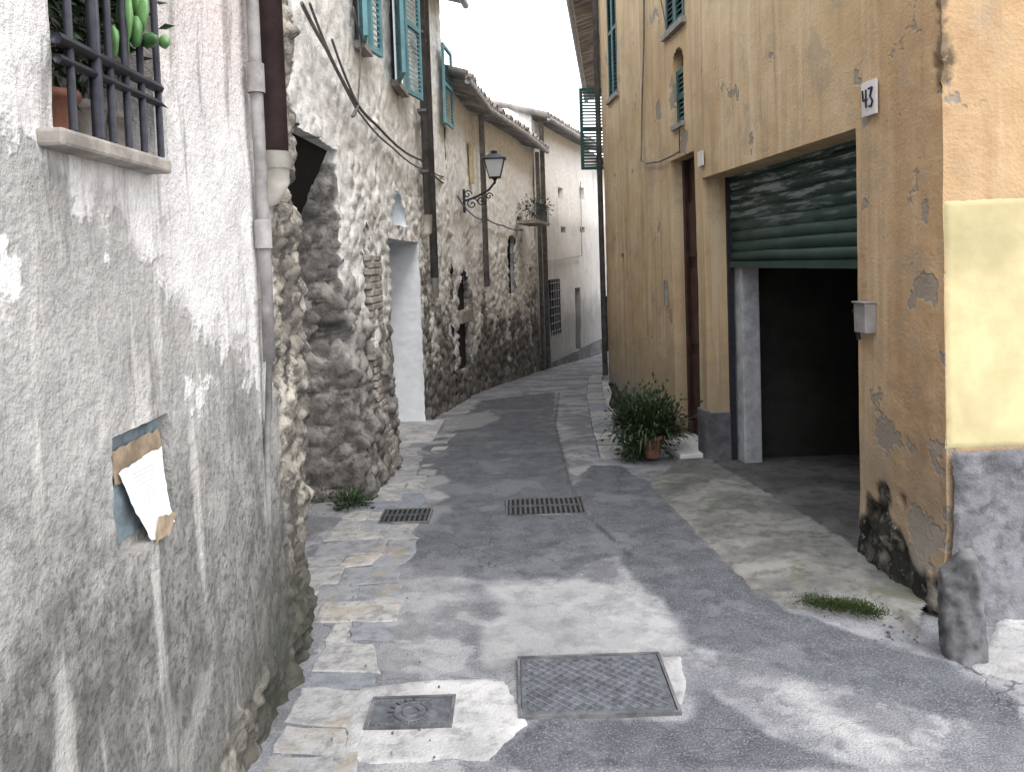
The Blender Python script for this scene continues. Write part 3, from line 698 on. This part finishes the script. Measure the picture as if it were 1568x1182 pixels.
for s_ in ((.05,.045,.045,-.005),(.045,-.005,.005,-.005),(.018,.045,.018,-.045)): seg(*s_)
for s_ in ((-.005,.045,-.04,.045),(-.04,.045,-.02,.005),(-.02,.005,-.042,-.02),(-.042,-.02,-.03,-.045),(-.03,-.045,-.005,-.04)): seg(*s_)
mb.obj('house_number_plate',[NUM,DIG],H)
mb=MB(); u,z=WR.uz(1076,243); WR.box(mb,u-.07,u+.05,z-.06,z+.06,.015,.027,0); mb.obj('door_number_tile',[NUM],H)
mb=MB(); u,z=WR.uz(1333,486); WR.box(mb,u-.055,u+.055,z-.075,z+.075,.0,.06,0); WR.box(mb,u-.06,u+.06,z+.075,z+.085,.0,.07,0)
mb.tube([WR.P(u+.07,z+.03,.03),WR.P(u+.08,z-.03,.03),WR.P(u+.08,z-.12,.02)],.012,1,6); mb.ell(WR.P(u+.08,z+.03,.03),(.02,.02,.02),1)
mb.obj('meter_box',[BOX,IRON],H,bevel=.004)
mb=MB()
def cab(pxs,r=.008,o=.03):
    mb.tube([WR.pt(px,py,o) for px,py in pxs],r,0,6)
cab([(986,-60),(986,60),(983,160),(982,246),(990,250),(1010,247),(1030,238),(1040,232)],.009)
cab([(1012,0),(1018,30),(1020,45)],.006); cab([(1040,195),(1041,235)],.006)
mb.tube([WR.P(WR.L-.05,topR,.06),WR.P(WR.L-.05,.1,.06)],.035,0,8)
mb.obj('cables_and_pipe',[CABLE],H)
mb=MB(); u,z=WR.uz(1022,448); WR.box(mb,u-.02,u+.02,z-.12,z+.12,.0,.03,0); mb.obj('letter_slot',[BOX],H)
mb=MB(); WR.box(mb,g_f-.01,d_n+.01,-.3,.32,-.02,.025,0); WR.box(mb,g_f-.02,g_f+.05,-.3,.30,-.24,.02,0); mb.obj('plinth',[DADO],H,bevel=.012)

# ---------- next house on the right
H=empty('corner_house')
mb=MB(); dn=lambda P:(.02*noise.noise(P),.5,.5,0)
wallgrid(mb,WN,0,WN.L,-1.5,5.4,.15,[],dn); wallgrid(mb,WN2,0,WN2.L,-2,5.4,.3,[],dn)
prism(mb,[(1.6,10.5),(2.7,19),(5.7,25),(10,25),(10,10.5)],-2,5.4,0)
mb.obj('walls',[OC],H)
mb=MB(); roof(mb,WN,-.0,WN.L,5.4,.45,3.5); mb.obj('roof',[TILE,GP],H)
mb=MB()
Ws=Wall((WN.P(1.6,0,.05).x-.36,WN.P(1.6,0).y-.05),(WN.P(1.6,0,.02).x,WN.P(1.6,0).y),'L')
shutter(mb,Ws,0,Ws.L,2.95,4.15,0,0); mb.obj('open_shutter',[SHG],H)

# ------------------------------------------------------------------ ground and road
mb=MB(); xs=[-300,-60,-12,-6,-3,0,3,6,12,60,300]; ys=[-300,-40,-6]+[i*1.0 for i in range(-3,46)]+[60,120,600]
vs=[(x,y,gz(y)-.09) for x in xs for y in ys]; n=len(ys)
mb.add(vs,[(i*n+j,(i+1)*n+j,(i+1)*n+j+1,i*n+j+1) for i in range(len(xs)-1) for j in range(n-1)],0); mb.obj('ground',[EARTH])
def sdf(poly,X,Y):
    P=np.array(poly); n=len(P); d=np.full(X.shape,1e9); ins=np.zeros(X.shape,bool)
    for i in range(n):
        a=P[i]; b=P[(i+1)%n]; e=b-a; wx=X-a[0]; wy=Y-a[1]
        t=np.clip((wx*e[0]+wy*e[1])/(e@e+1e-12),0,1); d=np.minimum(d,np.hypot(wx-e[0]*t,wy-e[1]*t))
        c=((a[1]>Y)!=(b[1]>Y))&(X<(b[0]-a[0])*(Y-a[1])/(b[1]-a[1]+1e-12)+a[0]); ins^=c
    return np.where(ins,d,-d)
def G(pxs): return [tuple(gnd(*p)) for p in pxs]
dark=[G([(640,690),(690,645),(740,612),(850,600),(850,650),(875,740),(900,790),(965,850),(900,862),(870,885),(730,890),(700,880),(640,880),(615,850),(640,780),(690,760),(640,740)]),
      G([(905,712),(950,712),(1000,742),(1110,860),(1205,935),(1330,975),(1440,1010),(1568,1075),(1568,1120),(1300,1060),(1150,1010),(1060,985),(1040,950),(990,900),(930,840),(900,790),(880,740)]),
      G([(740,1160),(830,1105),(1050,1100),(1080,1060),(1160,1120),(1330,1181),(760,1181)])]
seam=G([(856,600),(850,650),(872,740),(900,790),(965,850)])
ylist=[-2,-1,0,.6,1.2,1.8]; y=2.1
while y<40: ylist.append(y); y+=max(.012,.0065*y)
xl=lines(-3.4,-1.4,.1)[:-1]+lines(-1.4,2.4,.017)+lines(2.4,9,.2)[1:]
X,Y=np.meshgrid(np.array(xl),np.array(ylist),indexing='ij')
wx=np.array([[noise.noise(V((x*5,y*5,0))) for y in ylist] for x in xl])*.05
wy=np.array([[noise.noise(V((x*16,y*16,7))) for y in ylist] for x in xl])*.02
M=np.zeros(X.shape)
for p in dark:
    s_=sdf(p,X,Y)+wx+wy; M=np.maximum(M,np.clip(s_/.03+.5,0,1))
def dline(pts,X,Y):
    d=np.full(X.shape,1e9)
    for i in range(len(pts)-1):
        a=np.array(pts[i]);b=np.array(pts[i+1]);e=b-a; t=np.clip(((X-a[0])*e[0]+(Y-a[1])*e[1])/(e@e),0,1); d=np.minimum(d,np.hypot(X-a[0]-e[0]*t,Y-a[1]-e[1]*t))
    return d
SM=np.clip(1-(dline(seam,X,Y)+wx*.5)/.018,0,1)
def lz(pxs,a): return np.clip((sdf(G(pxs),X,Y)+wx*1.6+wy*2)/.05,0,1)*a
pale=lz([(735,895),(880,885),(985,905),(1040,955),(1060,1000),(800,1010),(740,1040),(720,980),(750,940)],.6)  # paler patches of the road surface, its own colour
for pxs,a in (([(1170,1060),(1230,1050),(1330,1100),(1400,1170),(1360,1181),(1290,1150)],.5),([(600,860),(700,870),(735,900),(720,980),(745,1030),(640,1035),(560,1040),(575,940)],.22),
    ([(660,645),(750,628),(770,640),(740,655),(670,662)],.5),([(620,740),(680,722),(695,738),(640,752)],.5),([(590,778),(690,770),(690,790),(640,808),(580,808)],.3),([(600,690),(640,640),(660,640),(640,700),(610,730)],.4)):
    pale=np.maximum(pale,lz(pxs,a))
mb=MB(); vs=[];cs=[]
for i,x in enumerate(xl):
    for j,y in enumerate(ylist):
        vs.append((x,y,roadz(x,y)-.006*SM[i,j]+.003*M[i,j])); cs.append((M[i,j],pale[i,j],SM[i,j]*.8))
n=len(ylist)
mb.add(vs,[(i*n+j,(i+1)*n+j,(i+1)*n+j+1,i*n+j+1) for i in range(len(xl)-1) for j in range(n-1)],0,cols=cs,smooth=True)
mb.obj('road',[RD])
def zone(name,pxs,mat,h=.006,edge=.03,step=.02,wob=.02,top=None,world=None):
    poly=world or G(pxs); P=np.array(poly); x0,y0=P.min(0)-.08; x1,y1=P.max(0)+.08
    xs=np.arange(x0,x1,step); ys=np.arange(y0,y1,step); X,Y=np.meshgrid(xs,ys,indexing='ij'); s_=sdf(poly,X,Y)
    mb=MB(); vs=[];idx={};fs=[]
    for i in range(len(xs)):
        for j in range(len(ys)):
            w=s_[i,j]+wob*noise.noise(V((xs[i]*7,ys[j]*7,2)))+wob*.5*noise.noise(V((xs[i]*25,ys[j]*25,5))); s_[i,j]=w
            hh=h if top is None else top(xs[i],ys[j],w)
            k=sst(w,-edge*.5,edge*.5) if top is None else 1
            z=roadz(xs[i],ys[j])+(-.015*(1-k)+hh*k)
            idx[(i,j)]=len(vs); vs.append((xs[i],ys[j],z))
    for i in range(len(xs)-1):
        for j in range(len(ys)-1):
            if max(s_[i,j],s_[i+1,j],s_[i,j+1],s_[i+1,j+1])>-edge: fs.append((idx[i,j],idx[i+1,j],idx[i+1,j+1],idx[i,j+1]))
    mb.add(vs,fs,0,smooth=True); return mb.obj(name,[mat])
zone('concrete_patch',[(545,1052),(640,1040),(735,1035),(775,1040),(812,1110),(745,1168),(520,1165),(530,1100)],CO)
zone('concrete_patch',[(1008,1003),(1042,1003),(1052,1040),(1046,1078),(1030,1074)],CO,h=.008,wob=.008,edge=.02,step=.01)
zone('pavement',[(1485,1020),(1530,950),(1600,945),(1700,990),(1700,1060),(1600,1055)],CO,h=.012,wob=.03)
rp=[tuple(gnd(1040,702)),tuple(gnd(992,742)),tuple(gnd(1050,800)),tuple(gnd(1112,862)),tuple(gnd(1150,905)),tuple(gnd(1205,930)),tuple(gnd(1300,940)),tuple(gnd(1390,965))]
pe=WR.P(.1,0,.05); pf=WR.P(g_f+.1,0,.0)
wor=rp+[(pe.x,pe.y),(WR.P(g_n,0,-.0).x,WR.P(g_n,0,-.0).y),(WR.P(g_f,0,-.0).x,WR.P(g_f,0,-.0).y),(pf.x,pf.y)]
def rtop(x,y,w):
    o=(V((x,y,0))-WR.p0).dot(WR.n)
    return -.010+.018*sst(w,-.01,.02)+.035*sst(w,0,.35)*(1 if o>.3 else 1) if o>.25 else (-.010+.018+.035 if o>-.02 else -.03)
zone('garage_ramp',None,RC,world=wor,edge=.02,step=.018,wob=.015,top=rtop)
def slab(mb,pts,h,col):
    out=[]
    for i in range(4):
        a=V(pts[i]); b=V(pts[(i+1)%4])
        for k in range(4):
            q=a.lerp(b,k/4); out.append(q+V((random.uniform(-.009,.009),random.uniform(-.009,.009))))
    c=sum(out,V((0,0)))/len(out); n=len(out)
    z=roadz(c.x,c.y); sl=(gz(c.y+.1)-gz(c.y-.1))/.2; tl=random.uniform(-.02,.02)
    f=lambda p,dz:(p.x,p.y,z+sl*(p.y-c.y)+tl*(p.x-c.x)+dz)
    v=[f(p,-.05) for p in out]+[f(c+(p-c)*.985,h-.004) for p in out]+[f(c+(p-c)*.94,h) for p in out]
    fs=[(i,(i+1)%n,n+(i+1)%n,n+i) for i in range(n)]+[(n+i,n+(i+1)%n,2*n+(i+1)%n,2*n+i) for i in range(n)]+[tuple(range(2*n,3*n))]
    mb.add(v,fs,0,(col,col,col))
mb=MB(); y=6.95
KX=[(6.9,.72),(8.9,.85),(12,1.08),(15.6,1.45),(20,2.2)]
kx=lambda y: float(np.interp(y,[k[0] for k in KX],[k[1] for k in KX]))
wxr=lambda y: float(np.interp(y,[3.47,10.4,19,25],[1.88,1.24,2.4,5.4]))
while y<19:
    L=random.uniform(.3,.55); 
    slab(mb,[(kx(y),y+.01),(min(kx(y)+.26,wxr(y)),y+.01),(min(kx(y+L)+.26,wxr(y+L)),y+L-.01),(kx(y+L),y+L-.01)],.035,random.random())
    y+=L
mb.obj('kerb_stones',[SL])
zone('pavement',None,CO,world=[(kx(6.9)+.24,6.95),(kx(8.9)+.24,8.9),(kx(12)+.24,12),(kx(15)+.24,15),(wxr(15)+.1,15),(wxr(10.4)+.1,10.4),(1.75,6.95)],h=.03,step=.05)
mb=MB(); y=2.0
EX=[(2,-.56),(3.1,-.57),(4.3,-.62),(6.1,-.70),(10.1,-.68),(13,-.45)]
ex=lambda y: float(np.interp(y,[k[0] for k in EX],[k[1] for k in EX]))
wl=lambda y: -.88 if y<3.5 else float(np.interp(y,[3.5,10.3,13.8],[-1.26,-1.02,-.6]))
while y<12.5:
    L=random.uniform(.13,.30); a,b=wl(y+L/2)+.02,ex(y)+random.uniform(-.05,.05); c=ex(y+L)+random.uniform(-.05,.05)
    k=random.choice([1,1,2]) if b-a<.45 else random.choice([2,2,3]); cuts=[0]+sorted(random.uniform(.3,.7) if k==2 else (i+random.uniform(-.1,.1))/k for i in range(1,k))+[1]
    sk=random.uniform(-.03,.03)
    for i in range(k):
        slab(mb,[(a+(b-a)*cuts[i]+.004,y+sk+.004),(a+(b-a)*cuts[i+1]-.004,y+.004-sk),(a+(c-a)*cuts[i+1]-.004,y+L-.004-sk),(a+(c-a)*cuts[i]+.004,y+L-.004+sk)],random.uniform(.002,.008),random.random())
    y+=L
mb.obj('paving_slabs',[SL])
def cover(name,x0,x1,y0,y1,kind):
    mb=MB(); cx,cy=(x0+x1)/2,(y0+y1)/2; z=max(roadz(a,b) for a in (x0,cx,x1) for b in (y0,cy,y1))+.010
    base=1 if kind=='grate' else 0
    mb.box((cx,cy,z-.012),(x1-x0,y1-y0,.02),2 if kind=='grate' else 0)
    fw=.014
    for (a,b,c,d) in ((x0-fw,x0-.003,y0-fw,y1+fw),(x1+.003,x1+fw,y0-fw,y1+fw),(x0-.002,x1+.002,y0-fw,y0-.003),(x0-.002,x1+.002,y1+.003,y1+fw)):
        mb.box(((a+b)/2,(c+d)/2,z-.010),(b-a,d-c,.025),1)
    zt=z-.002
    if kind=='diamond':
        st=.045
        def clip(px,py,dx,dy):
            t0,t1=-9,9
            for (p,d,lo,hi) in ((px,dx,x0+.02,x1-.02),(py,dy,y0+.02,y1-.02)):
                a,b=(lo-p)/d,(hi-p)/d
                if a>b:a,b=b,a
                t0=max(t0,a);t1=min(t1,b)
            return (t0,t1) if t1-t0>.02 else None
        for sg in (1,-1):
            for i in range(-24,25):
                px,py=cx+i*st,cy; r=clip(px,py,.707,.707*sg)
                if r: mb.tube([(px+.707*r[0],py+.707*sg*r[0],zt),(px+.707*r[1],py+.707*sg*r[1],zt)],.0050,0,4)
    elif kind=='round':
        for rr in (.03,.06,.09,.115):
            if rr<min(x1-x0,y1-y0)/2-.004: mb.tube([(cx+rr*math.cos(a*.3142),cy+rr*math.sin(a*.3142),zt) for a in range(21)],.005,0,5)
        for i in range(16):
            a=i*math.pi/8; mb.tube([(cx+.065*math.cos(a),cy+.065*math.sin(a),zt),(cx+.085*math.cos(a),cy+.085*math.sin(a),zt)],.004,0,4)
        for i in range(14):
            for s_ in (y0+.012,y1-.012): mb.box((x0+.02+(x1-x0-.04)*i/13,s_,zt),(.008,.012,.006),0)
    else:
        n=int((x1-x0)/.032)
        for i in range(n): mb.box((x0+(i+.5)*(x1-x0)/n,cy,zt+.001),(.014,(y1-y0)*.94,.008),0)
        mb.box((cx,cy,zt+.003),((x1-x0)*.99,.02,.010),0)
    mb.obj(name,[GRT if kind=='grate' else STEEL,SLATE,DARKJ])
pC=gnd(800,1100)
cover('manhole_cover',pC.x,gnd(1020,1045).x,gnd(900,1095).y,gnd(900,1009).y,'diamond')
p=gnd(566,1116); q=gnd(690,1070); cover('manhole_cover',(p.x+gnd(575,1070).x)/2,(gnd(688,1116).x+q.x)/2,p.y,q.y,'round')
p=gnd(778,790); q=gnd(888,766); cover('drain_grate',p.x,q.x,p.y,q.y,'grate')
p=gnd(582,803); q=gnd(660,784); cover('drain_grate',p.x,q.x,p.y,q.y,'grate')
# ------------------------------------------------------------------ corner guard stone
mb=MB(); c=gnd(1488,1008)
vs=[];fs=[];N=36;Mz=26
for j in range(Mz+1):
    t=j/Mz; rr=.085*(1-.18*t)*(1 if t<.88 else math.sqrt(max(0,1-((t-.88)/.12)**2))*.9+.1)
    for k in range(N):
        a=2*math.pi*k/N; sq=1/max(abs(math.cos(a+.3)),abs(math.sin(a+.3))); f=.45+.55*sq
        P=V((c.x+rr*f*math.cos(a)-.02*t,c.y+.05+rr*f*math.sin(a),-.05+t*(.43+.05*math.cos(a)))); P+=V((1,1,.5))*(.03*noise.noise(P*6)+.02*noise.fractal(P*16,.9,2.1,3)); vs.append(P)
for j in range(Mz):
    for k in range(N): fs.append((j*N+k,j*N+(k+1)%N,(j+1)*N+(k+1)%N,(j+1)*N+k))
fs.append(tuple(range(Mz*N,Mz*N+N))); mb.add(vs,fs,0,smooth=True); mb.obj('corner_guard_stone',[SLATE])
# ------------------------------------------------------------------ potted bush
H=empty('potted_plant'); g=gnd(1000,706)
mb=MB()
pots=[(g.x+.0,g.y+.05,.10),(gnd(1030,690).x,gnd(1035,688).y+.1,.09)]
for (x,y,r) in pots:
    mb.lathe((x,y,gz(y)+.03),[(r*.65,0),(r,.16),(r*1.12,.16),(r*1.12,.20),(r*.95,.20),(r*.9,.17),(0,.17)],0,18)
mb.obj('pots',[TERR],H)
mb=MB()
for k,(x,y,r) in enumerate([(g.x-.02,g.y+.1,.1),(g.x-.12,g.y+.25,.1),(g.x+.08,g.y+.15,.1)]):
    z=gz(y)+.24
    for i in range(230):
        a=random.uniform(0,6.28); L=random.uniform(.22,.42); el=random.uniform(.2,1.35); w=.009
        p0=V((x+random.uniform(-.05,.05),y+random.uniform(-.05,.05),z-.03)); d=V((math.cos(a)*math.cos(el),math.sin(a)*math.cos(el),math.sin(el)))
        s_=d.cross(V((0,0,1))).normalized()*w; b=random.random()
        p1=p0+d*L*.5; p2=p0+d*L*.85+V((0,0,-.06*random.random()-.02)); p3=p0+d*L*1.05+V((0,0,-.14*random.random()-.03))
        mb.add([p0-s_,p0+s_,p1+s_,p1-s_,p2+s_*.8,p2-s_*.8,p3],[(0,1,2,3),(3,2,4,5),(5,4,6)],0,(b,b,b))
    leafcloud(mb,(x,y,z+.10),(.20,.22,.24),800,.045,0,.2,.5)
leafcloud(mb,(g.x-.15,g.y+.05,gz(g.y)+.14),(.10,.10,.14),500,.05,0,-.2,.5)
mb.obj('foliage',[LF],H)
def weed(px,py,rad,n,mat=LF,size=.04,h=.04):
    mb=MB(); p=gnd(px,py); leafcloud(mb,(p.x,p.y,roadz(p.x,p.y)+h),rad,n,size,0,.3,.5); mb.obj('weeds',[mat])
weed(500,762,(.16,.16,.07),500); weed(540,778,(.12,.14,.07),360); weed(588,695,(.05,.12,.14),160,size=.05,h=.1); weed(1545,890,(.08,.05,.12),160,size=.04,h=.15)
mb=MB(); 
for (px,py,rx,n) in ((1290,935,.14,1700),(1330,945,.08,700),(1250,928,.09,600)):
    p=gnd(px,py); leafcloud(mb,(p.x,p.y,roadz(p.x,p.y)+.028),(rx,.08,.010),n,.011,0,.8,.5)
mb.obj('moss_patch',[MOSS])
mb=MB()
for i in range(26):
    p=gnd(random.gauss(1340,45),random.gauss(970,14)); r=random.uniform(.002,.009); mb.ell((p.x,p.y,roadz(p.x,p.y)+r*.5),(r,r*1.2,r*.8),0,seg=7,rings=5,jit=.6,seed=i)
for i in range(30):
    p=gnd(random.uniform(470,700),random.uniform(780,1170)); r=random.uniform(.002,.005); mb.ell((p.x,p.y,roadz(p.x,p.y)+.01+r*.5),(r,r*1.2,r*.8),0,seg=7,rings=5,jit=.6,seed=i)
mb.obj('gravel',[SLATE])
# ------------------------------------------------------------------ street lamp
H=empty('street_lamp'); mb=MB()
ub_,zb_=WD1.uz(706,308); base=WD1.P(max(.05,ub_),zb_,.05)
d_=ray(757,254); t=(base.y-.05)/d_.y; LC=O+d_*t
dirv=(V((LC.x,LC.y,0))-V((base.x,base.y,0)))
arm=[base, base+dirv*.4+V((0,0,.06)), base+dirv*.8+V((0,0,.16)), V((LC.x,LC.y,LC.z-.25))]
mb.tube(arm,.018,0,8); mb.box(base+V((0,0,.0)),(.04,.12,.36),0)
def spiral(c,r0,turn,flip=1):
    ex_=dirv.normalized(); pts=[]
    for i in range(26):
        a=i/25*turn; r=r0*(1-i/28); pts.append(c+ex_*math.cos(a)*r+V((0,0,1))*math.sin(a)*r*flip)
    mb.tube(pts,.011,0,6)
spiral(base+dirv*.25+V((0,0,-.05)),.10,9,1); spiral(base+dirv*.55+V((0,0,.0)),.08,9,-1); spiral(base+dirv*.12+V((0,0,.10)),.07,8,1); spiral(base+dirv*.8+V((0,0,.06)),.06,8,1)
mb.obj('bracket',[IRON],H)
mb=MB(); c=LC
def fr(z,r): return [V((c.x+sx*r,c.y+sy*r,c.z+z)) for sx,sy in ((-1,-1),(1,-1),(1,1),(-1,1))]
lo,hi=fr(-.18,.085),fr(.10,.155)
mb.add(lo+hi,[(0,1,5,4),(1,2,6,5),(2,3,7,6),(3,0,4,7),(0,1,2,3)],1)
for i in range(4):
    mb.tube([lo[i],hi[i]],.009,0,5); mb.tube([hi[i],hi[(i+1)%4]],.011,0,5); mb.tube([lo[i],lo[(i+1)%4]],.010,0,5)
r1,r2=fr(.105,.185),fr(.19,.065)
mb.add(r1+r2,[(0,1,5,4),(1,2,6,5),(2,3,7,6),(3,0,4,7),(4,5,6,7),(0,1,2,3)],0)
mb.lathe(c+V((0,0,.19)),[(.05,0),(.05,.02),(.06,.03),(.03,.05),(.0,.06)],0,10)
mb.lathe(c+V((0,0,-.28)),[(.012,0),(.02,.05),(.05,.10)],0,10)
mb.obj('lantern',[IRON,LGL],H)
# ------------------------------------------------------------------ light
w=bpy.data.worlds.new('World'); scn.world=w; w.use_nodes=True; nt=w.node_tree; bg=nt.nodes['Background']; out=nt.nodes['World Output']
EL,AZ=math.radians(52),math.radians(150)
sky=nt.nodes.new('ShaderNodeTexSky'); sky.sky_type='NISHITA'; sky.sun_disc=False; sky.sun_elevation=EL; sky.sun_rotation=AZ; sky.dust_density=4
nt.links.new(sky.outputs[0],bg.inputs[0]); bg.inputs[1].default_value=.08
tc=nt.nodes.new('ShaderNodeTexCoord'); nz=nt.nodes.new('ShaderNodeTexNoise'); nz.inputs['Scale'].default_value=2; nz.inputs['Detail'].default_value=3
nt.links.new(tc.outputs['Generated'],nz.inputs['Vector'])
cl=nt.nodes.new('ShaderNodeMix'); cl.data_type='RGBA'; nt.links.new(nz.outputs['Fac'],cl.inputs[0]); cl.inputs[6].default_value=(.86,.885,.93,1); cl.inputs[7].default_value=(.96,.975,1,1)
bg2=nt.nodes.new('ShaderNodeBackground'); nt.links.new(cl.outputs[2],bg2.inputs[0]); bg2.inputs[1].default_value=3.0
ad=nt.nodes.new('ShaderNodeAddShader'); nt.links.new(bg.outputs[0],ad.inputs[0]); nt.links.new(bg2.outputs[0],ad.inputs[1]); nt.links.new(ad.outputs[0],out.inputs['Surface'])
sd=bpy.data.lights.new('sun','SUN'); sd.energy=1.5; sd.angle=math.radians(22); sd.color=(1,.97,.93); so=bpy.data.objects.new('sun',sd); scn.collection.objects.link(so)
dirs=V((math.sin(AZ)*math.cos(EL),math.cos(AZ)*math.cos(EL),math.sin(EL)))
so.rotation_euler=dirs.to_track_quat('Z','Y').to_euler()
scn.view_settings.view_transform='Standard'; scn.view_settings.look='None'; scn.view_settings.exposure=0
